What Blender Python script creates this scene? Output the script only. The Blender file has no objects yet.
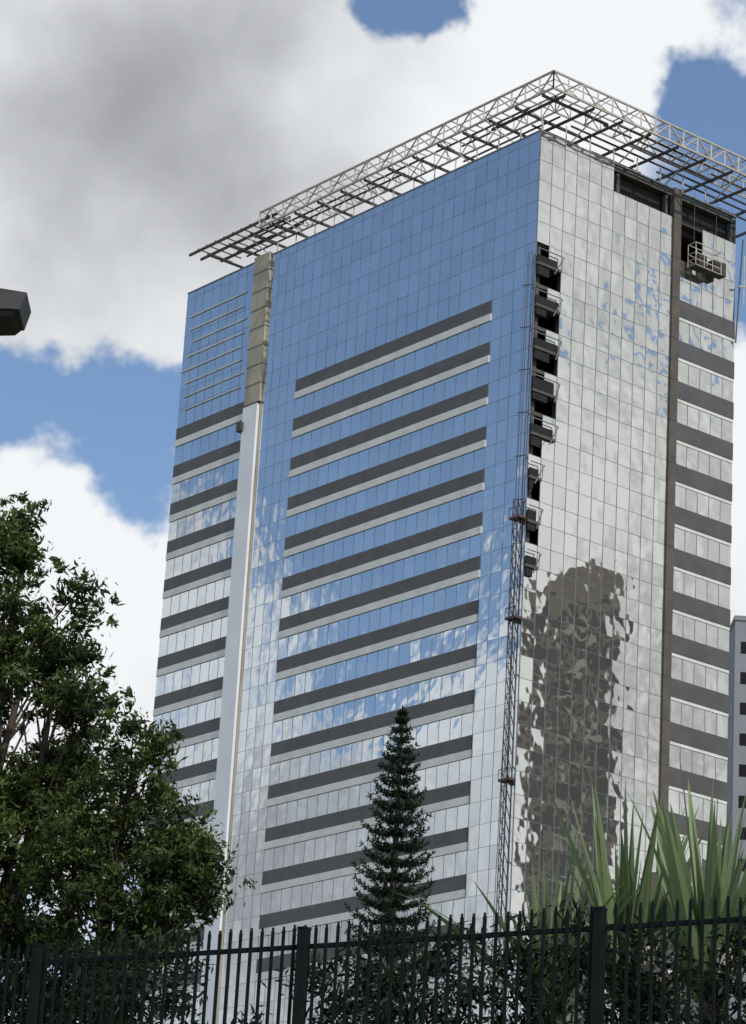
import bpy, math, random
import numpy as np
from mathutils import Vector, Matrix
random.seed(7); rng=np.random.default_rng(7)
scene=bpy.context.scene
scene.view_settings.view_transform='Standard'
try: scene.view_settings.look='None'
except Exception: pass
scene.view_settings.exposure=0
V=Vector
# ---------------------------------------------------------------- materials
def newmat(name):
    m=bpy.data.materials.new(name); m.use_nodes=True
    nt=m.node_tree; b=nt.nodes['Principled BSDF']; return m,nt,b
def N(nt,t,**k):
    n=nt.nodes.new(t)
    for a,b in k.items(): setattr(n,a,b)
    return n
def simple(name,col,rough=.7,metal=0,noise=.25,scale=1.5,var=0,bump=0,stretch=None,spec=.5):
    m,nt,b=newmat(name)
    tc=N(nt,'ShaderNodeTexCoord'); no=N(nt,'ShaderNodeTexNoise')
    no.inputs['Scale'].default_value=scale; no.inputs['Detail'].default_value=6
    if stretch:
        mp=N(nt,'ShaderNodeMapping'); mp.inputs['Scale'].default_value=stretch
        nt.links.new(tc.outputs['Object'],mp.inputs[0]); nt.links.new(mp.outputs[0],no.inputs['Vector'])
    else: nt.links.new(tc.outputs['Object'],no.inputs['Vector'])
    mr=N(nt,'ShaderNodeMapRange'); mr.inputs[1].default_value=.25; mr.inputs[2].default_value=.75
    mr.inputs[3].default_value=1-noise; mr.inputs[4].default_value=1+noise
    nt.links.new(no.outputs['Fac'],mr.inputs[0])
    last=mr.outputs[0]
    if var:
        at=N(nt,'ShaderNodeAttribute',attribute_name='var')
        m2=N(nt,'ShaderNodeMapRange'); m2.inputs[3].default_value=1-var; m2.inputs[4].default_value=1+var
        nt.links.new(at.outputs['Fac'],m2.inputs[0])
        mu=N(nt,'ShaderNodeMath',operation='MULTIPLY'); nt.links.new(last,mu.inputs[0]); nt.links.new(m2.outputs[0],mu.inputs[1]); last=mu.outputs[0]
    vm=N(nt,'ShaderNodeVectorMath',operation='SCALE'); vm.inputs[0].default_value=col
    nt.links.new(last,vm.inputs['Scale']); nt.links.new(vm.outputs[0],b.inputs['Base Color'])
    b.inputs['Roughness'].default_value=rough; b.inputs['Metallic'].default_value=metal
    b.inputs['Specular IOR Level'].default_value=spec
    if bump:
        bp=N(nt,'ShaderNodeBump'); bp.inputs['Distance'].default_value=bump
        nt.links.new(no.outputs['Fac'],bp.inputs['Height']); nt.links.new(bp.outputs[0],b.inputs['Normal'])
    return m
def glass(name,col,wav,scale=.55,metal=.9,vr=(.88,1.06)):
    m,nt,b=newmat(name)
    at=N(nt,'ShaderNodeAttribute',attribute_name='var')
    m2=N(nt,'ShaderNodeMapRange'); m2.inputs[3].default_value=vr[0]; m2.inputs[4].default_value=vr[1]
    nt.links.new(at.outputs['Fac'],m2.inputs[0])
    vm=N(nt,'ShaderNodeVectorMath',operation='SCALE'); vm.inputs[0].default_value=col
    nt.links.new(m2.outputs[0],vm.inputs['Scale']); nt.links.new(vm.outputs[0],b.inputs['Base Color'])
    b.inputs['Roughness'].default_value=.03; b.inputs['Metallic'].default_value=metal
    tc=N(nt,'ShaderNodeTexCoord'); no=N(nt,'ShaderNodeTexNoise'); no.inputs['Scale'].default_value=scale; no.inputs['Detail'].default_value=1.5
    # each pane warps on its own: offset the noise by the pane's own value
    sc=N(nt,'ShaderNodeVectorMath',operation='SCALE'); sc.inputs[0].default_value=(37,11,23)
    nt.links.new(at.outputs['Fac'],sc.inputs['Scale'])
    ad=N(nt,'ShaderNodeVectorMath',operation='ADD'); nt.links.new(tc.outputs['Object'],ad.inputs[0]); nt.links.new(sc.outputs[0],ad.inputs[1])
    nt.links.new(ad.outputs[0],no.inputs['Vector'])
    bp=N(nt,'ShaderNodeBump'); bp.inputs['Distance'].default_value=wav
    nt.links.new(no.outputs['Fac'],bp.inputs['Height']); nt.links.new(bp.outputs[0],b.inputs['Normal'])
    return m
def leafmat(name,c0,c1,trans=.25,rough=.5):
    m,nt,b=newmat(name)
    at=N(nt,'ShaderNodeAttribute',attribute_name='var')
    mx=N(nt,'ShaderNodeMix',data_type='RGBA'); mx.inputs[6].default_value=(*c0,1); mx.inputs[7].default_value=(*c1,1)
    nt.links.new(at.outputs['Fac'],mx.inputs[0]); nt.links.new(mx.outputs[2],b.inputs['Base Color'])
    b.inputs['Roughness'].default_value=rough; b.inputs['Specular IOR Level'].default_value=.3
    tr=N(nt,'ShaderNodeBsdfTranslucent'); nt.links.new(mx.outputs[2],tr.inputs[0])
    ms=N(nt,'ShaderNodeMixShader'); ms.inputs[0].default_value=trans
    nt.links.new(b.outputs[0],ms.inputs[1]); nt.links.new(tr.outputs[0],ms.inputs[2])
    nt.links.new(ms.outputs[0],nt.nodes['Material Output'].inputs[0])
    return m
M_glL=glass('glass_blue_mirror',(.66,.70,.73),.018,vr=(.94,1.03))
M_glR=glass('glass_silver_mirror',(.66,.66,.63),.042,.5,vr=(.93,1.04))
M_mull=simple('mullion_aluminium',(.22,.23,.25),.35,.6)
M_edge=simple('parapet_metal',(.20,.20,.21),.5,.2)
M_spd=simple('spandrel_dark_granite',(.085,.080,.080),.5,0,.2,.8)
M_spl=simple('spandrel_light_panel',(.68,.67,.65),.4,.0,.12,.8)
M_conc=simple('raw_concrete',(.40,.36,.29),.9,0,.4,.6,stretch=(1,1,.25))
M_white=simple('white_panel',(.80,.81,.86),.5,0,.06,.4)
M_strip=simple('brown_concrete',(.10,.085,.075),.9,0,.35,.5)
M_dark=simple('dark_interior',(.012,.012,.014),.9)
M_slab=simple('slab_concrete',(.085,.08,.075),.9)
M_steel=simple('galvanised_steel',(.46,.42,.37),.55,.2,.2,2)
M_rust=simple('primer_steel',(.06,.05,.045),.6,.2,.3,2)
M_redp=simple('red_primer',(.085,.045,.038),.6)
# ---------------------------------------------------------------- mesh builder
class MB:
    def __init__(s): s.v=[];s.f=[];s.m=[];s.a=[]
    def quad(s,p,mat=0,var=.5):
        i=len(s.v); s.v+= [tuple(q) for q in p]; s.f.append(tuple(range(i,i+len(p)))); s.m.append(mat); s.a.append(var)
    def box(s,o,x,y,z,mat=0,var=.5):
        o=V(o);x=V(x);y=V(y);z=V(z)
        if x.cross(y).dot(z)<0: x,y=y,x
        i=len(s.v)
        s.v+=[tuple(q) for q in (o,o+x,o+x+y,o+y,o+z,o+x+z,o+x+y+z,o+y+z)]
        for q in ((0,3,2,1),(4,5,6,7),(0,1,5,4),(1,2,6,5),(2,3,7,6),(3,0,4,7)):
            s.f.append(tuple(i+k for k in q)); s.m.append(mat); s.a.append(var)
    def rod(s,p,q,w=.1,mat=0,h=None):
        p=V(p);q=V(q);d=(q-p)
        if d.length<1e-6: return
        u=V((0,0,1)) if abs(d.normalized().z)<.95 else V((1,0,0))
        a=d.cross(u).normalized()*w; b=d.cross(a).normalized()*(h or w)
        s.box(p-a/2-b/2,a,b,d,mat)
    def cone(s,p,q,r0,r1,mat=0,n=8):
        p=V(p);q=V(q);d=(q-p).normalized()
        u=V((0,0,1)) if abs(d.z)<.95 else V((1,0,0))
        a=d.cross(u).normalized(); b=d.cross(a)
        i=len(s.v)
        for c,r in((p,r0),(q,r1)):
            for k in range(n):
                t=2*math.pi*k/n; s.v.append(tuple(c+a*math.cos(t)*r+b*math.sin(t)*r))
        for k in range(n):
            s.f.append((i+k,i+(k+1)%n,i+n+(k+1)%n,i+n+k)); s.m.append(mat); s.a.append(.5)
    def done(s,name,mats,parent=None,smooth=False):
        me=bpy.data.meshes.new(name); me.from_pydata(s.v,[],s.f); 
        for m in mats: me.materials.append(m)
        me.polygons.foreach_set('material_index',s.m)
        at=me.attributes.new('var','FLOAT','FACE'); at.data.foreach_set('value',[float(x) for x in s.a])
        if smooth: me.polygons.foreach_set('use_smooth',[True]*len(s.f))
        me.update(); o=bpy.data.objects.new(name,me); scene.collection.objects.link(o)
        if parent: o.parent=parent
        return o
def empty(name):
    e=bpy.data.objects.new(name,None); scene.collection.objects.link(e); return e
# ---------------------------------------------------------------- terrain
def sm(a,b,x):
    t=min(max((x-a)/(b-a),0),1); return t*t*(3-2*t)
def H(x,y):
    d=y+.62*x
    return 5.4*sm(14,27,d)+23.6*sm(40,200,d)
xs=sorted(set(list(np.linspace(-60,60,61))+list(np.linspace(-400,400,41))+[-4000,-2500,-1500,-900,900,1500,2500,4000]))
ys=sorted(set(list(np.linspace(-20,60,81))+list(np.linspace(60,320,60))+[-4000,-2000,-800,-300,-100,450,700,1200,2500,5000]))
b=MB(); b.v=[(x,y,H(x,y)) for y in ys for x in xs]; nx=len(xs)
for j in range(len(ys)-1):
    for i in range(nx-1):
        b.f.append((j*nx+i,j*nx+i+1,(j+1)*nx+i+1,(j+1)*nx+i)); b.m.append(0); b.a.append(.5)
M_ground=simple('grass_ground',(.06,.075,.03),.95,0,.5,.8)
b.done('ground',[M_ground],smooth=True)
# road and pavement in front of the camera position
M_asph=simple('asphalt',(.05,.05,.052),.9,0,.25,3); M_pave=simple('pavement_concrete',(.28,.27,.25),.9,0,.2,2)
M_paint=simple('road_paint',(.75,.75,.72),.7)
b=MB()
fd=V((1,-.62,0)).normalized(); fn=V((.62,1,0)).normalized()
b.quad([V((0,0,.004))+fd*-90+fn*1.5,V((0,0,.004))+fd*90+fn*1.5,V((0,0,.004))+fd*90+fn*9,V((0,0,.004))+fd*-90+fn*9],0)
for k in range(-20,20): 
    c=V((0,0,.008))+fd*(k*4.5)+fn*5.2
    b.quad([c,c+fd*2,c+fd*2+fn*.12,c+fn*.12],1)
b.done('road',[M_asph,M_paint])
b=MB(); b.box(V((0,0,-.05))+fd*-90+fn*9,fd*180,fn*2,V((0,0,.17))); b.box(V((0,0,-.05))+fd*-90+fn*-1.5,fd*180,fn*3,V((0,0,.17)))
b.done('pavement',[M_pave])
# ---------------------------------------------------------------- office tower
C0=V((11.77,218.81,0)); dl=V((-.6252,.7804,0)); dr=V((.7804,.6252,0)); nl=-dr; nr=-dl
TOP=111.6; T1=98.25; FH=3.62; BASE=T1-FH/2*38; WL=48.03; WR=22.63
Z=V((0,0,1))
def L(s,o,z): return C0+dl*s+nl*o+Z*z
def R(t,o,z): return C0+dr*t+nr*o+Z*z
tower=empty('office_tower')
rows=[T1+FH/2*m for m in range(-38,8)]+[TOP]
def lin(a,b,n): return [a+(b-a)*i/n for i in range(n)]
colsL=lin(0,5.1,4)+lin(5.1,30.5,19)+lin(30.5,35.3,4)+[35.3]
colsL2=lin(37.6,WL,8)+[WL]
colsR=lin(0,15.1,11)+[15.1]
colsR2=lin(16.0,WR,5)+[WR]
def m_of(zb): return round((zb-T1)/(FH/2))
def panels(mb,mu,P,wd,cols,skip,tilt,mat,mw=.04,bars=True):
    for j in range(len(rows)-1):
        z0,z1=rows[j],rows[j+1]
        for i in range(len(cols)-1):
            a0,a1=cols[i],cols[i+1]; am=(a0+a1)/2
            if skip(am,z0,i): continue
            ta,tb=random.gauss(0,tilt),random.gauss(0,tilt)
            g=.012
            w,h=(a1-a0)/2,(z1-z0)/2
            pts=[P(a0+g,-ta*w-tb*h,z0+g),P(a1-g,ta*w-tb*h,z0+g),P(a1-g,ta*w+tb*h,z1-g),P(a0+g,-ta*w+tb*h,z1-g)]
            if P is L: pts=pts[::-1]
            mb.quad(pts,mat,random.random())
            if not bars: continue
            o=P(a0-mw/2,-.05,z0); mu.box(o,wd*mw,P(0,.07,0)-P(0,0,0),Z*(z1-z0))
            o=P(a0+mw/2,-.05,z0-mw*.4); mu.box(o,wd*(a1-a0-mw),P(0,.062,0)-P(0,0,0),Z*mw*.8)
gl=MB(); mu=MB()
NST=15
def stripe_central(z0):
    m=m_of(z0); k=(-m-1)//2
    return m%2!=0 and m<0 and 0<=k<NST
def skL(s,z0,i): return 5.1<s<30.5 and stripe_central(z0)
panels(gl,mu,L,dl,colsL,skL,.0022,0,.028)
panels(gl,mu,L,dl,colsL2,lambda s,z0,i: stripe_central(z0),.0022,0,.028)
def logg(t,z0,i):
    if 75.0<z0<101.0:
        m=m_of(z0)
        if i==0: return m%2==0 or z0>84
        if i==1 and z0>86 and m%2==0: return True
    return False
def skR(t,z0,i):
    if 8.7<t<15.1 and z0>TOP-3.0: return True
    return logg(t,z0,i)
panels(gl,mu,R,dr,colsR,skR,.0042,1,.045)
def stripe_right(z0):
    m=m_of(z0); k=(-m-1)//2
    return m%2!=0 and -2<k<18
panels(gl,mu,R,dr,colsR2,lambda t,z0,i: stripe_right(z0) or z0>TOP-3.0 or (i<2 and z0>TOP-6.4),.0042,1,.045)
# hidden sides
B=C0+dl*WL; D=C0+dr*WR; E=B+dr*WR
def Pb(a,o,z): return B+dr*a+dl*o+Z*z
def Ps(a,o,z): return D+dl*a+dr*o+Z*z
panels(gl,mu,Pb,dr,lin(0,WR,8)+[WR],lambda *a:False,.002,1,bars=False)
panels(gl,mu,Ps,dl,lin(0,WL,16)+[WL],lambda *a:False,.002,1,bars=False)
gl.done('glass_curtain_wall',[M_glL,M_glR],tower)
mu.done('mullions',[M_mull],tower)
# spandrels
sp=MB()
for k in range(NST):
    zt=T1-FH*k
    for a,c in((5.1,30.5),(37.85,WL-.02)):
        n=int(round((c-a)/2.6)); 
        for i in range(n):
            s0=a+(c-a)*i/n; s1=a+(c-a)*(i+1)/n-.015
            sp.box(L(s0,-.1,zt-1.17),dl*(s1-s0),nl*.16,Z*1.15,0)
            sp.box(L(s0,-.1,zt-1.79),dl*(s1-s0),nl*.20,Z*.615,1)
for k in range(-1,18):
    zt=T1-FH*k
    sp.box(R(16.02,-.1,zt-1.5),dr*(WR-16.04),nr*.2,Z*1.48,0)
    sp.box(R(16.02,-.1,zt-1.79),dr*(WR-16.04),nr*.15,Z*.28,1)
sp.done('spandrel_bands',[M_spd,M_spl],tower)
# unfinished left bay: thin light rails
rl=MB()
for i in range(8):
    z=TOP-2.6-i*1.32
    rl.box(L(38.3+random.random()*.8,.05,z),dl*(8.2+random.random()*1.0),nl*.06,Z*.10,0)
rl.done('bay_rails',[M_spl],tower)
st=MB()
st.box(L(35.33,-.4,97.5),dl*2.2,nl*.7,Z*(TOP+.3-97.5),0)
for z in np.arange(97.5,TOP,FH/2): st.box(L(35.31,-.3,z),dl*2.24,nl*.62,Z*.08,2)
st.box(L(35.5,-.4,BASE),dl*2.05,nl*.75,Z*(97.4-BASE),1)
st.box(L(35.3,-.3,BASE),dl*.19,nl*.4,Z*(97.4-BASE),0)
st.box(L(37.56,-.3,BASE),dl*.2,nl*.34,Z*(TOP-BASE),2)
st.box(L(37.3,-.3,95.2),dl*.7,nl*.9,Z*.8,3)
st.box(R(15.12,-.4,BASE),dr*.86,nr*.55,Z*(TOP-BASE+.2),2)
for z in np.arange(BASE,TOP,FH): st.box(R(15.11,-.3,z),dr*.88,nr*.47,Z*.08,3)
st.done('stair_shafts',[M_conc,M_white,M_strip,M_slab],tower)
# core, floor slabs, added dark backings, roof
co=MB()
co.box(L(3,-3,BASE),dl*(WL-6),-nl*(WR-6),Z*(TOP-BASE-.6),0)
z=BASE
while z<TOP-1:
    co.box(L(.2,-.2,z-.15),dl*(WL-.4),-nl*(WR-.4),Z*.3,1); z+=FH
co.box(L(.2,-.2,TOP-.45),dl*(WL-.4),-nl*(WR-.4),Z*.4,1)
co.quad([L(.1,-.14,BASE),L(.1,-.14,TOP-.2),L(WL,-.14,TOP-.2),L(WL,-.14,BASE)],0)  # added dark backing, keeps mirrored pane backs from reflecting sky into the loggias
co.box(R(8.75,-.9,TOP-3.3),dr*13.6,nr*.1,Z*2.7,0)  # added near-black sheet, shade of the unglazed top bays put into its colour
for a in (.35,2.9,8.8,14.4,22.2):
    co.box(R(a,-.6,BASE),dr*.35,nr*.35,Z*(TOP-BASE-.6),1)
co.done('structural_frame',[M_dark,M_slab],tower)
ro=MB()
ro.box(L(-.05,.05,TOP),dl*35.3,-nl*.3,Z*.12,0)
ro.box(L(37.8,.05,TOP),dl*(WL-37.8),-nl*.3,Z*.12,0)
ro.box(R(.3,.05,TOP),dr*(14.7),-nr*.3,Z*.12,0)
ro.box(R(16.1,.05,TOP),dr*(WR-16.1),-nr*.3,Z*.12,0)
ro.box(L(20,-7,TOP),dl*14,-nl*9,Z*3,1)
ro.done('roof_parapet',[M_edge,M_slab],tower)
# corner loggias: slabs, rails, hanging sheets
lo=MB()
for kk in range(8):
    z=T1+FH*.5-FH*kk+.9
    w=2.6 if z>86 else 1.3
    lo.box(R(.02,-1.5,z-1.1),dr*w,nr*(1.75),Z*.22,1)
    lo.box(R(.02,.1,z-.9),dr*(w-.1-.4*random.random()),nr*.1,Z*(.6+.5*random.random()),0)
    lo.rod(R(.05,.3,z+.25),R(w,.3,z+.25),.07,2)
    lo.rod(R(w,.3,z-.9),R(w,.3,z+.3),.07,2)
    lo.box(R(.1,.05,z-2.0+.3*random.random()),dr*(w*(.3+.35*random.random())),nr*.12,Z*.8,0)
    lo.rod(R(w+.1,.4,z+.2),R(w-.5-.5*random.random(),.5,z-1.6),.08,2)
lo.done('corner_loggias',[M_dark,M_slab,M_mull],tower)
# roof canopy truss, carried on posts above the roof
tr=MB()
OL,OR=1.9,3.4
def Q(s,t,z): return C0+dl*s+dr*t+Z*z
zt,zb=TOP+3.45,TOP+1.95
def truss(p0,dirv,length,step,z0,z1,w,mat=0):
    n=int(length/step); st_=length/n
    a=lambda i,z: V((p0.x,p0.y,0))+dirv*(st_*i)+Z*z
    tr.rod(a(0,z1),a(n,z1),w*1.25,mat); tr.rod(a(0,z0),a(n,z0),w*1.25,mat)
    for i in range(n+1): tr.rod(a(i,z0),a(i,z1),w,mat)
    for i in range(n):
        if i%2: tr.rod(a(i,z0),a(i+1,z1),w*.8,mat)
        else: tr.rod(a(i,z1),a(i+1,z0),w*.8,mat)
pc=Q(-OR,-OL,0)
truss(pc,dl,38.4,1.6,zb,zt,.12)
truss(pc,dr,31,1.6,zb,zt,.12)
truss(pc+dl*3+dr*3,dl,33.4,1.6,zb,zt,.09)
truss(pc+dl*3+dr*3,dr,27,1.6,zb,zt,.09)
# cross trusses between outer and inner ring
def cross(a,dirv,n_,w):
    c=a+dirv*3
    for z in(zt,zb): tr.rod(a+Z*z,c+Z*z,w)
    tr.rod(a+Z*zb,a+dirv*1.5+Z*zt,w*.8); tr.rod(a+dirv*1.5+Z*zt,c+Z*zb,w*.8)
for i in range(12): cross(pc+dl*(3+i*3.2),dr,0,.09)
for i in range(9): cross(pc+dr*(3+i*3.2),dl,0,.09)
for s0 in(1.0,2.0): 
    tr.rod(pc+dr*s0+dl*1+Z*zt,pc+dr*s0+dl*38+Z*zt,.07,0)
    tr.rod(pc+dl*s0+dr*1+Z*zt,pc+dl*s0+dr*31+Z*zt,.07,0)
# dark lower beams and purlins
for i in range(15):
    s=-OR+1.4+i*3.2
    if s>45: break
    tr.rod(Q(s,-OL+.1,zb-.12),Q(s,5.5,zb-.12),.14,1,.22)
for i in range(10):
    t=-OL+1.4+i*3.2
    tr.rod(Q(-OR+.1,t,zb-.12),Q(5.5,t,zb-.12),.14,1,.22)
for k in range(34):   # short uneven purlins
    t0=-OL+random.choice((1.1,1.9,3.1,3.9,4.6)); s0=-OR+2+random.random()*38; ln=2.5+random.random()*6
    tr.rod(Q(s0,t0,zb+.05),Q(min(s0+ln,44.5),t0,zb+.05),.12,1)
for k in range(34):
    s0=-OR+random.choice((1.1,2.0,2.8,4.0,5.0,6.2)); t0=-OL+2+random.random()*24; ln=2.5+random.random()*5
    tr.rod(Q(s0,t0,zb+.08),Q(s0,t0+ln,zb+.08),.13,1)
for t in(-OL+.2,-OL+1.5,-OL+3.0):
    tr.rod(Q(32.5,t,zb+.75),Q(45.8-max(0,t),t,zb+.75),.15,1,.24)
for i in range(9): tr.rod(Q(34+i*1.3,-OL+.1,zb+.9),Q(34+i*1.3,2.2,zb+.9),.09,1)
for i in range(14):
    tr.rod(Q(.8+i*2.7+.2,1.1,TOP-.1),Q(.8+i*2.7+.2,1.1,zb),.1,0); 
    if i%2: tr.rod(Q(.8+i*2.7,1.1,TOP),Q(.8+i*2.7+1.3,-OL+.1,zb),.08,0)
for i in range(8):
    tr.rod(Q(-.4+1.2,.8+i*2.7,TOP-.1),Q(-.4+1.2,.8+i*2.7,zb),.1,0)
    if i%2: tr.rod(Q(.8,.8+i*2.7,TOP),Q(-OR+.1,.8+i*2.7,zb),.08,0)
tr.done('roof_canopy_truss',[M_steel,M_rust],tower)
# suspended platform at the top of the right face
go=MB()
for z in(104.9,105.4,106.0,106.9):
    for o in(.4,1.3): go.rod(R(16.6,o,z),R(19.6,o,z),.06,0)
    for t in(16.6,19.6): go.rod(R(t,.4,z),R(t,1.3,z),.06,0)
for t in(16.6,17.6,18.6,19.6):
    for o in(.4,1.3): go.rod(R(t,o,104.9),R(t,o,106.9),.05,0)
go.box(R(16.6,.4,104.8),dr*3,nr*.9,Z*.1,1)
go.box(R(19.0,.3,105.0),dr*1.4,nr*.8,Z*1.2,1)
go.box(R(17.2,.6,105.0),dr*.9,nr*.5,Z*1.1,1)
for t in(16.8,19.4): go.rod(R(t,.85,106.9),R(t,.85,TOP),.04,1)
go.rod(R(22.6,.2,100),R(23.2,.3,109.6),.12,1); go.rod(R(22.5,.5,105),R(23.6,.5,105.3),.14,0); go.rod(R(23.2,.5,103.5),R(23.2,.5,108),.08,0)
go.done('window_gondola',[M_steel,M_rust],tower)
# construction hoist mast at the corner
ho=MB()
hx=lambda a,o,z: L(.15+a,.25+o,z)
ztop=80; W_=.5
for a,o in((0,0),(W_,0),(0,W_),(W_,W_)): ho.rod(hx(a,o,BASE),hx(a,o,ztop),.075)
z=BASE;f=0
while z<ztop-1:
    ho.rod(hx(0,W_,z),hx(W_,W_,z+1.2),.05); ho.rod(hx(0,0,z),hx(0,W_,z+1.2),.05)
    ho.rod(hx(0,W_,z),hx(W_,W_,z),.05); z+=1.2; f+=1
for z in(57.5,70.2,78.3):
    ho.box(hx(-.4,-.1,z),dl*1.2,nl*.7,Z*.2,1)
    ho.rod(hx(-.4,.6,z+.9),hx(.8,.6,z+.9),.06,1); ho.rod(hx(-.4,.6,z),hx(-.4,.6,z+.9),.06,1); ho.rod(hx(.8,.6,z),hx(.8,.6,z+.9),.06,1)
for a in(-.1,.9,1.5): ho.rod(hx(a,.1,BASE),hx(a*.3,.05,101),.05,0)
for z in np.arange(BASE,ztop,7.24): ho.rod(hx(0,0,z),L(.3,0,z+.3),.08,0)
for z in np.arange(ztop,100,3.62): ho.rod(L(.1,.1,z),L(.9,.55,z),.06,0)
ho.done('hoist_mast',[M_rust,M_redp],tower)
# ---------------------------------------------------------------- other buildings
M_tan=simple('tan_render',(.27,.205,.135),.85,0,.3,.35); M_win=simple('dark_window',(.006,.006,.007),.4,spec=.2)
M_lite=simple('light_render',(.62,.54,.42),.85,0,.1,.3)
M_grey=simple('grey_render',(.24,.25,.28),.85,0,.12,.2)
def block(name,c,face,width,depth,z0,z1,wall,fh=3.0,bays=5,balc=True,wf=.62,wh=1.7):
    e=empty(name); b=MB(); w=MB(); f=V(face).normalized(); a=V((-f.y,f.x,0)); c=V((c[0],c[1],0))
    o=c-a*width/2
    b.box(o+Z*z0,a*width,-f*depth,Z*(z1-z0),0)
    b.box(o+a*width*.2-f*depth*.2+Z*z1,a*width*.45,-f*depth*.5,Z*2.4,0)
    b.box(o-a*.1+f*.1+Z*(z1+.002),a*(width+.2),-f*(depth+.2),Z*.5,0)
    z=z0+3
    while z+fh<z1:
        for i in range(bays):
            x0=width*(i+(1-wf)/2)/bays; ww=width*wf/bays
            w.box(o+a*x0+f*.02+Z*(z+.7),a*ww,-f*.3,Z*wh,0)
            if balc and i%2==1: b.box(o+a*(x0-.2)+f*1.1+Z*z,a*(ww+.4),-f*1.1,Z*.9,1)
        nb=max(2,int(depth/4))
        for i in range(nb):
            y0=depth*(i+.25)/nb
            for sgn,q in((-1,o),(1,o+a*width)):
                w.box(q+a*(.02*sgn)-f*y0+Z*(z+.9),-a*.3*sgn,-f*(depth*.5/nb),Z*1.6,0)
        z+=fh
    b.done('walls',[wall,M_lite],e); w.done('windows',[M_win],e)
fdir=V((-.989,.148,0))
block('apartment_building',(70.9,214.2),fdir,8.2,7,26,92.5,M_tan,3.4,3,True,.78,2.6)
block('apartment_building.001',(84.4,226.0),fdir,15,10,26,66,M_tan,3.1,6)
block('background_building',(56,300),(0,-1,0),35,25,27,97,M_grey,3.3,16,False,.45,1.3)
# ---------------------------------------------------------------- fence
M_fence=simple('fence_green_paint',(.006,.012,.011),.8,0,.3,5,spec=.12)
fe=MB(); FT=7.62; FB=5.38
f0=V((0,29.5,0))
fence=empty('metal_fence')
step=.128
for i in range(-72,66):
    p=f0+fd*(i*step+random.gauss(0,.002))
    tz=FT+random.gauss(0,.006)
    fe.box(p-fd*.014-fn*.012+Z*(FB+.06),fd*.028,fn*.024,Z*(tz-FB-.1))
    fe.box(p-fd*.009-fn*.009+Z*(tz-.041),fd*.018,fn*.018,Z*.035)
fe.done('pickets',[M_fence],fence)
fe=MB()
for z in(FT-.24,FB+.22): fe.box(f0+fd*-9.3+fn*.014+Z*z,fd*18,fn*.04,Z*.045)
fe.done('rails',[M_fence],fence)
fe=MB()
for k in range(-3,4):
    p=f0+fd*(-.52+k*3.3)
    fe.box(p-fd*.045-fn*.06+Z*FB,fd*.09,fn*.11,Z*(FT-FB-.05)); fe.box(p-fd*.05-fn*.065+Z*(FT-.05),fd*.10,fn*.12,Z*.02)
fe.done('posts',[M_fence],fence)
# ---------------------------------------------------------------- foliage
def leaves(centers,radii,counts,size,name,mat,parent,flat=.85,aspect=.5):
    P=[];A=[]
    for c,r,n in zip(centers,radii,counts):
        d=rng.normal(size=(n,3)); d/=np.linalg.norm(d,axis=1)[:,None]
        rr=r*(rng.random(n)**.45)[:,None]*(1+.25*rng.normal(size=(n,1)))
        p=np.array(c)+d*rr*np.array([1,1,flat]); P.append(p)
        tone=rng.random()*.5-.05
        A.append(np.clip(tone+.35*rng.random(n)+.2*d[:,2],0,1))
    P=np.concatenate(P);A=np.concatenate(A);n=len(P)
    u=rng.normal(size=(n,3)); u[:,2]-=.3; u/=np.linalg.norm(u,axis=1)[:,None]
    w=np.cross(u,rng.normal(size=(n,3))); w/=np.linalg.norm(w,axis=1)[:,None]
    s=(size*(.6+.8*rng.random(n)))[:,None]
    u=u*s; w=w*s*aspect
    vs=np.stack([P-u,P-.1*u+w*.5,P+u,P-.1*u-w*.5],1).reshape(-1,3)
    b=MB(); b.v=vs.tolist(); b.f=[(4*i,4*i+1,4*i+2,4*i+3) for i in range(n)]; b.m=[0]*n; b.a=A.tolist()
    return b.done(name,[mat],parent)
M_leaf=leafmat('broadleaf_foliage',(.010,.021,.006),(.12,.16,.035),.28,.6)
M_bark=simple('bark',(.07,.055,.04),.95,0,.4,6,bump=.02)
def tree(name,base,blobs,leafsize,nper):
    e=empty(name); t=MB(); bz=H(*base)
    cx=np.mean([q[0][0] for q in blobs])
    p=V((base[0],base[1],bz-.1))
    fork=V((base[0]*.7+cx*.3,base[1],bz+1.7))
    t.cone(p,fork,.2,.14)
    C=[];Rr=[];Ct=[]
    for c,rad in blobs:
        c=V(c); mid=fork.lerp(c,.5)+V((rng.normal()*.15,rng.normal()*.15,.1))
        t.cone(fork,mid,.10,.06); t.cone(mid,c,.06,.025)
        nsub=int(11*rad**2)+6
        for k in range(nsub):
            d=V(rng.normal(size=3)).normalized(); q=c+V((d.x*rad,d.y*rad,d.z*rad*.9))*(.45+.65*rng.random())
            t.cone(mid.lerp(c,rng.random()),q,.02,.006,n=5)
            rr=.13+.22*rng.random()
            C.append(tuple(q));Rr.append(rr);Ct.append(int(nper*(rr/.27)**2))
            for j in range(3):
                q2=q+V(rng.normal(size=3)).normalized()*(rr*1.45)
                C.append(tuple(q2));Rr.append(.09);Ct.append(int(nper*.11))
    t.done('trunk_and_limbs',[M_bark],e,True)
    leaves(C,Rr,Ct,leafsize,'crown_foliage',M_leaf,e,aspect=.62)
y=36
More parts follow.
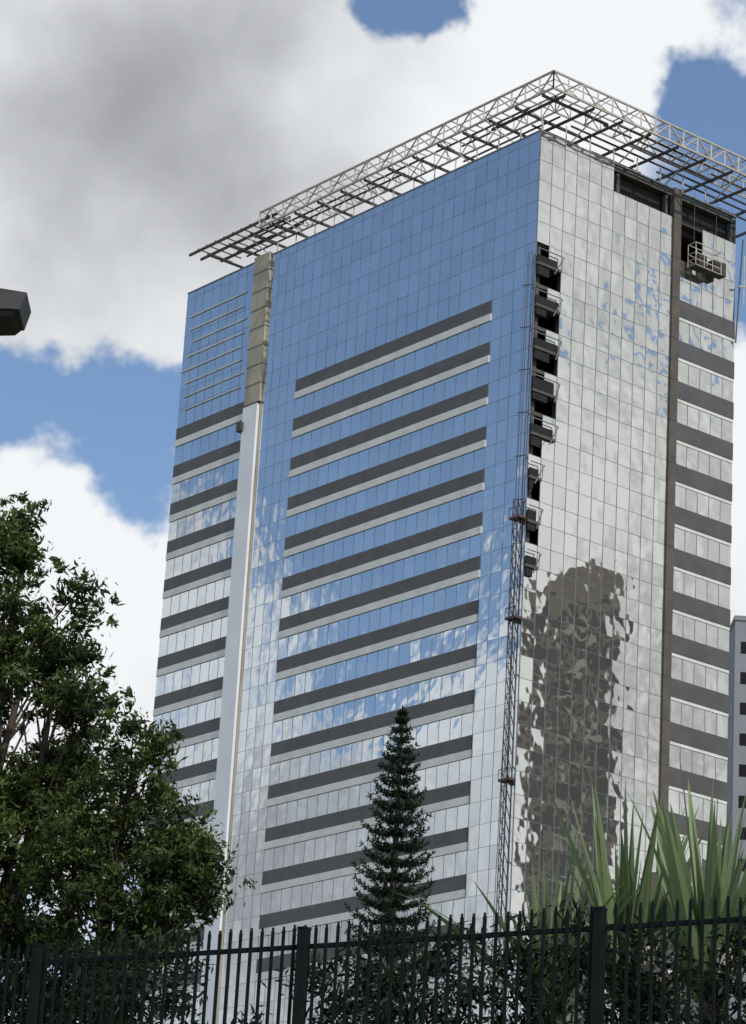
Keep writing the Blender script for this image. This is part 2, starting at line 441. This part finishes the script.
tree('broadleaf_tree',(-4.9,y),[((-4.35,y,13.45),.42),((-4.7,y,13.1),.75),((-4.1,y,12.45),.7),((-4.9,y,12.2),.9),((-3.8,y-.2,11.6),.7),((-3.4,y,11.2),.4),((-3.6,y,10.5),.5),((-4.7,y,10.9),1.0),((-4.0,y,10.3),.8),((-4.7,y-.3,9.7),1.0),((-4.1,y,9.0),.9),((-4.7,y-.3,8.5),1.0),((-3.7,y,8.0),.9),((-5.6,y,11),1.2),((-5.6,y,9),1.2)],.056,215)
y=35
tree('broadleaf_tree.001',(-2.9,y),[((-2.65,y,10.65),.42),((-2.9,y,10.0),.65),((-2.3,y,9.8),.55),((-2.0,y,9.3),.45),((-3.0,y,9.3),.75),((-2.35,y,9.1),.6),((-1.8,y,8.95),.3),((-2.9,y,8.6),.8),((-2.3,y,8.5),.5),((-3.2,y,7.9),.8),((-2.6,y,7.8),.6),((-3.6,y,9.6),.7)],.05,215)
# dark shrubs behind the fence
M_shrub=leafmat('shrub_foliage',(.005,.010,.004),(.024,.04,.014))
C=[];Rr=[];Ct=[]
for x in np.arange(-6,5.5,.15):
    if -1.75<x<-.3: top=6.9
    elif x<-1.7: top=7.95
    else: top=7.75
    top+=rng.normal()*.12
    for q in range(7):
        zz=5.6+(top-5.6)*(q+rng.random())/7
        yy=31.5-.62*x+rng.random()*.9
        C.append((x+rng.normal()*.1,yy,zz)); Rr.append(.2+.12*rng.random()); Ct.append(80)
e=empty('hedge'); leaves(C,Rr,Ct,.065,'hedge_foliage',M_shrub,e)
# ---------------------------------------------------------------- araucaria
random.seed(21)
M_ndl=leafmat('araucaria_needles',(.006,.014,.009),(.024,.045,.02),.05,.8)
pe=empty('norfolk_pine'); px,py=.99,70.0; pz0=H(px,py); ptop=21.15
t=MB(); t.cone((px,py,pz0-.1),(px,py,ptop-.2),.22,.03); t.done('trunk',[M_bark],pe,True)
nb=MB(); 
def radius(d): return .05+ .28*d if d<1.2 else (.386+.22*(d-1.2) if d<2.6 else .694+.10*(d-2.6))
d=.1
def tuft(p,dirv,n,ln):
    for _ in range(n):
        a=V(rng.normal(size=3)).normalized(); v=(dirv*.6+a).normalized()*ln*(.7+.6*random.random())
        w=v.cross(V(rng.normal(size=3))).normalized()*.024
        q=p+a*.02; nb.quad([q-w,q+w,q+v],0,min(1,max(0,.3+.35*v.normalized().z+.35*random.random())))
while d<ptop-pz0-1.5:
    r=radius(d)*(.92+.16*random.random()); nbn=7 if d<1 else 11; ph=random.random()*6
    for k in range(nbn):
        an=ph+2*math.pi*k/nbn+random.gauss(0,.12); h=V((math.cos(an),math.sin(an),0)); rr=r*(.82+.3*random.random())
        n=max(4,int(rr/.06))
        prev=None; dz=random.gauss(0,.03)
        for i in range(n+1):
            u=i/n; p=V((px,py,ptop-d-.03+dz*u))+h*(rr*u)+Z*(-.12*rr*math.sin(u*2.4)+.32*rr*u**3)
            if prev is not None:
                tuft(p,(p-prev).normalized(),9 if d<6 else 5,.10)
            prev=p
    d+=.20+.05*min(d,3)
for i in range(12): tuft(V((px,py,ptop-.03*i-.0)),Z,8,.08)
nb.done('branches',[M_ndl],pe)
# ---------------------------------------------------------------- yuccas
M_yuc=leafmat('yucca_leaf',(.05,.095,.035),(.29,.37,.18),.3,.45)
M_ytr=simple('yucca_trunk',(.20,.16,.11),.95,0,.4,6,bump=.02)
M_cut=simple('pale_cut_wood',(.62,.54,.42),.85)
def yucca(name,x,yy,zh,n,lmin,lmax,spread,extra=(),wk=1.0,sd_=1):
    random.seed(sd_)
    e=empty(name); t=MB(); z0=H(x,yy)
    t.cone((x,yy,z0-.1),(x+.03,yy,zh),.13,.09)
    t.cone((x+.03,yy,zh),(x+.03,yy,zh+.25),.09,.02)
    for (dx,zz) in extra:
        t.cone((x,yy,zh-.7),(x+dx,yy-.35,zh+zz-.3),.07,.085); t.cone((x+dx,yy-.35,zh+zz-.3),(x+dx,yy-.35,zh+zz),.09,.08,1); t.cone((x+dx,yy-.35,zh+zz),(x+dx,yy-.35,zh+zz+.005),.08,.001,1)
    t.done('trunk',[M_ytr,M_cut],e,True)
    b=MB()
    for k in range(n):
        an=random.random()*2*math.pi; tilt=spread*(random.random()**.8); ln=(lmin+(lmax-lmin)*random.random())*(1-.12*tilt)
        h=V((math.cos(an),math.sin(an),0)); side=V((-math.sin(an),math.cos(an),0))
        tw=random.gauss(0,.7); wd=(.04+.035*random.random())*wk; p=V((x,yy,zh+.25*random.random()))+h*.16*random.random(); dv=(h*math.sin(tilt)+Z*math.cos(tilt)).normalized()
        var=random.random(); seg=10; prev=None; bend=random.random()*.08*tilt*1.2; twr=random.gauss(0,.09)
        for i in range(seg+1):
            u=i/seg; w=wd*(.75+.9*u if u<.28 else 1.0-(max(0,(u-.4))/.6)**1.5*.98); tw+=twr
            sd=(side*math.cos(tw)+dv.cross(side)*math.sin(tw)).normalized(); nrm=dv.cross(sd)
            cur=(p-sd*w+nrm*w*.4,p.copy(),p+sd*w+nrm*w*.4)
            if prev:
                b.quad([prev[0],prev[1],cur[1],cur[0]],0,var); b.quad([prev[1],prev[2],cur[2],cur[1]],0,min(1,var*.7+.2))
            prev=cur; p=p+dv*(ln/seg); dv=(dv+V((0,0,-bend))+h*bend*.4).normalized()
    b.done('sword_leaves',[M_yuc],e)
yucca('yucca_plant',2.9,31.0,7.05,38,1.5,2.5,.40,[(.2,.75)],1.15,3)
yucca('yucca_plant.001',3.66,30.3,7.15,36,1.5,2.5,.42,[(.12,.5)],1.15,5)
yucca('yucca_plant.002',2.15,31.6,7.0,36,1.4,2.35,.95,(),.62,8)
random.seed(9)
# ---------------------------------------------------------------- street lamp
M_lamp=simple('lamp_grey',(.05,.05,.052),.6,.0,spec=.2); M_lens=simple('lamp_diffuser',(.012,.012,.012),.5,spec=.2)
le=empty('street_lamp'); b=MB()
lz=5.68; ly=10.0
def hexa(b,lo_,hi_,mat): 
    i=len(b.v); b.v+= [tuple(p) for p in lo_+hi_]
    for q in((0,3,2,1),(4,5,6,7),(0,1,5,4),(1,2,6,5),(2,3,7,6),(3,0,4,7)): b.f.append(tuple(i+k for k in q)); b.m.append(mat); b.a.append(.5)
hexa(b,[V((-2.1,ly-.12,lz+.05)),V((-1.30,ly-.10,lz+.075)),V((-1.30,ly+.10,lz+.075)),V((-2.1,ly+.12,lz+.05))],
     [V((-2.1,ly-.11,lz+.23)),V((-1.28,ly-.09,lz+.145)),V((-1.28,ly+.09,lz+.145)),V((-2.1,ly+.11,lz+.23))],0)
hexa(b,[V((-2.05,ly-.10,lz-.01)),V((-1.33,ly-.09,lz+.05)),V((-1.33,ly+.09,lz+.05)),V((-2.05,ly+.10,lz-.01))],
     [V((-2.05,ly-.11,lz+.048)),V((-1.31,ly-.095,lz+.072)),V((-1.31,ly+.095,lz+.072)),V((-2.05,ly+.11,lz+.048))],1)
b.done('lamp_head',[M_lamp,M_lens],le)
b=MB(); b.cone((-3.4,ly,0),(-3.4,ly,5.3),.09,.06,n=12); b.cone((-3.4,ly,5.3),(-2.9,ly,5.78),.06,.045,n=12); b.cone((-2.9,ly,5.78),(-2.05,ly,5.8),.045,.04,n=12); b.cone((-3.4,ly,0),(-3.4,ly,.3),.14,.12,n=12)
b.done('pole',[M_lamp],le,True)
# ---------------------------------------------------------------- camera
f=3008; p=math.radians(19.3); r=math.radians(3.3)
F=V((0,math.cos(p),math.sin(p))); U=V((0,-math.sin(p),math.cos(p))); X=V((1,0,0))
cr,sr=math.cos(r),math.sin(r)
cx=X*cr+U*sr; cy=-X*sr+U*cr; cz=-F
cam=bpy.data.cameras.new('camera'); co_=bpy.data.objects.new('camera',cam); scene.collection.objects.link(co_)
co_.matrix_world=Matrix(((cx.x,cy.x,cz.x,0),(cx.y,cy.y,cz.y,0),(cx.z,cy.z,cz.z,1.6),(0,0,0,1)))
cam.sensor_fit='VERTICAL'; cam.sensor_height=24; cam.lens=f/1024*24; cam.clip_end=9000; cam.clip_start=.1
scene.camera=co_
# ---------------------------------------------------------------- sun + sky
SA,SE=150,50
a=math.radians(SA);e_=math.radians(SE)
sd=V((math.sin(a)*math.cos(e_),math.cos(a)*math.cos(e_),math.sin(e_)))
sl=bpy.data.lights.new('sun','SUN'); sl.energy=2.9; sl.angle=math.radians(.5); sl.color=(1,.94,.85)
so=bpy.data.objects.new('sun',sl); scene.collection.objects.link(so); so.rotation_euler=sd.to_track_quat('Z','Y').to_euler(); so.location=(0,-30,80)
w=bpy.data.worlds.new('World'); scene.world=w; w.use_nodes=True; nt=w.node_tree; nt.nodes.clear()
out=N(nt,'ShaderNodeOutputWorld'); sky=N(nt,'ShaderNodeTexSky',sky_type='NISHITA'); sky.sun_disc=False
sky.sun_elevation=e_; sky.sun_rotation=a; sky.air_density=1.0; sky.dust_density=.3; sky.ozone_density=2.5
bg1=N(nt,'ShaderNodeBackground'); bg1.inputs[1].default_value=.14; nt.links.new(sky.outputs[0],bg1.inputs[0])
tc=N(nt,'ShaderNodeTexCoord')
def noise(scale,detail,rough,vec,off=0):
    n=N(nt,'ShaderNodeTexNoise'); n.inputs['Scale'].default_value=scale; n.inputs['Detail'].default_value=detail; n.inputs['Roughness'].default_value=rough
    if off:
        ad=N(nt,'ShaderNodeVectorMath',operation='ADD'); ad.inputs[1].default_value=(off,off*.7,-off); nt.links.new(vec,ad.inputs[0]); vec=ad.outputs[0]
    nt.links.new(vec,n.inputs['Vector']); return n
wn=noise(14,5,.6,tc.outputs['Generated'],3.1)
sb=N(nt,'ShaderNodeVectorMath',operation='SUBTRACT'); sb.inputs[1].default_value=(.5,.5,.5); nt.links.new(wn.outputs['Color'],sb.inputs[0])
sc=N(nt,'ShaderNodeVectorMath',operation='SCALE'); sc.inputs['Scale'].default_value=.07; nt.links.new(sb.outputs[0],sc.inputs[0])
ad=N(nt,'ShaderNodeVectorMath',operation='ADD'); nt.links.new(tc.outputs['Generated'],ad.inputs[0]); nt.links.new(sc.outputs[0],ad.inputs[1])
DV=ad.outputs[0]
def mth(op,a_,b_):
    n=N(nt,'ShaderNodeMath',operation=op)
    for i,q in enumerate((a_,b_)):
        if isinstance(q,(int,float)): n.inputs[i].default_value=q
        else: nt.links.new(q,n.inputs[i])
    return n.outputs[0]
def blobs(start,lst):
    cur=start
    for az,el,rad,amp in lst:
        A_,E_=math.radians(az),math.radians(el)
        d=N(nt,'ShaderNodeVectorMath',operation='DISTANCE'); d.inputs[1].default_value=(math.sin(A_)*math.cos(E_),math.cos(A_)*math.cos(E_),math.sin(E_))
        nt.links.new(DV,d.inputs[0])
        m=N(nt,'ShaderNodeMapRange',interpolation_type='SMOOTHSTEP'); m.inputs[1].default_value=0; m.inputs[2].default_value=math.radians(rad); m.inputs[3].default_value=amp; m.inputs[4].default_value=0
        nt.links.new(d.outputs['Value'],m.inputs[0]); cur=mth('ADD',cur,m.outputs[0])
    return cur
n1=noise(15,10,.60,tc.outputs['Generated'],1.3)
dens=blobs(mth('MULTIPLY',mth('SUBTRACT',n1.outputs['Fac'],.42),2.1),[
 (-4,27.3,10.6,.75),(-6,15.6,5,.75),(-5.4,20.2,2.3,-1.1),(-7.9,20.8,2.0,-1.0),(3.2,28.9,4.2,.6),(6.5,29.3,2,.2),
 (.2,29.2,1.7,-1.3),(7.2,26.9,1.9,-1.25),(7.8,24.2,1.7,-1.15),(8,19.5,4.5,.6),
 (-77,27.5,12,-1.6),(-77,10,9,.5),(-80,15,2.8,.5),(-74,17.5,2.6,.5),(-77.5,16.1,1.6,-.4),
 (97.5,20,12,1.1),(96.7,23,1.3,-1.8)])
cf=N(nt,'ShaderNodeMapRange',interpolation_type='SMOOTHSTEP'); cf.inputs[1].default_value=-.05; cf.inputs[2].default_value=.40; nt.links.new(dens,cf.inputs[0])
n2=noise(10,6,.48,tc.outputs['Generated'],7.7)
shade=blobs(mth('ADD',mth('MULTIPLY',mth('SUBTRACT',n2.outputs['Fac'],.5),2.1),.80),[(-5,26.2,8.0,-.62),(4,28.5,4.5,.5),(-6,18,3.5,.4),(97,25.5,7,-.42),(98,20.3,2.6,.45),(97,14,4,-.3),(-77,11,5.5,-.5),(-80.5,17.5,3,.4),(-74,16.5,3,.4),(7.5,20,3,.3)])
sh=N(nt,'ShaderNodeMapRange',interpolation_type='SMOOTHSTEP'); sh.inputs[1].default_value=-.25; sh.inputs[2].default_value=1.05; nt.links.new(shade,sh.inputs[0])
cr_=N(nt,'ShaderNodeMix',data_type='RGBA'); cr_.inputs[6].default_value=(.35,.36,.38,1); cr_.inputs[7].default_value=(.91,.93,.95,1); cr_.clamp_factor=True
nt.links.new(sh.outputs[0],cr_.inputs[0])
bg2=N(nt,'ShaderNodeBackground'); bg2.inputs[1].default_value=1; nt.links.new(cr_.outputs[2],bg2.inputs[0])
mx=N(nt,'ShaderNodeMixShader'); nt.links.new(cf.outputs[0],mx.inputs[0]); nt.links.new(bg1.outputs[0],mx.inputs[1]); nt.links.new(bg2.outputs[0],mx.inputs[2])
nt.links.new(mx.outputs[0],out.inputs[0])
w.cycles.sampling_method='MANUAL'; w.cycles.sample_map_resolution=512
print('faces',sum(len(o.data.polygons) for o in scene.objects if o.type=='MESH'))
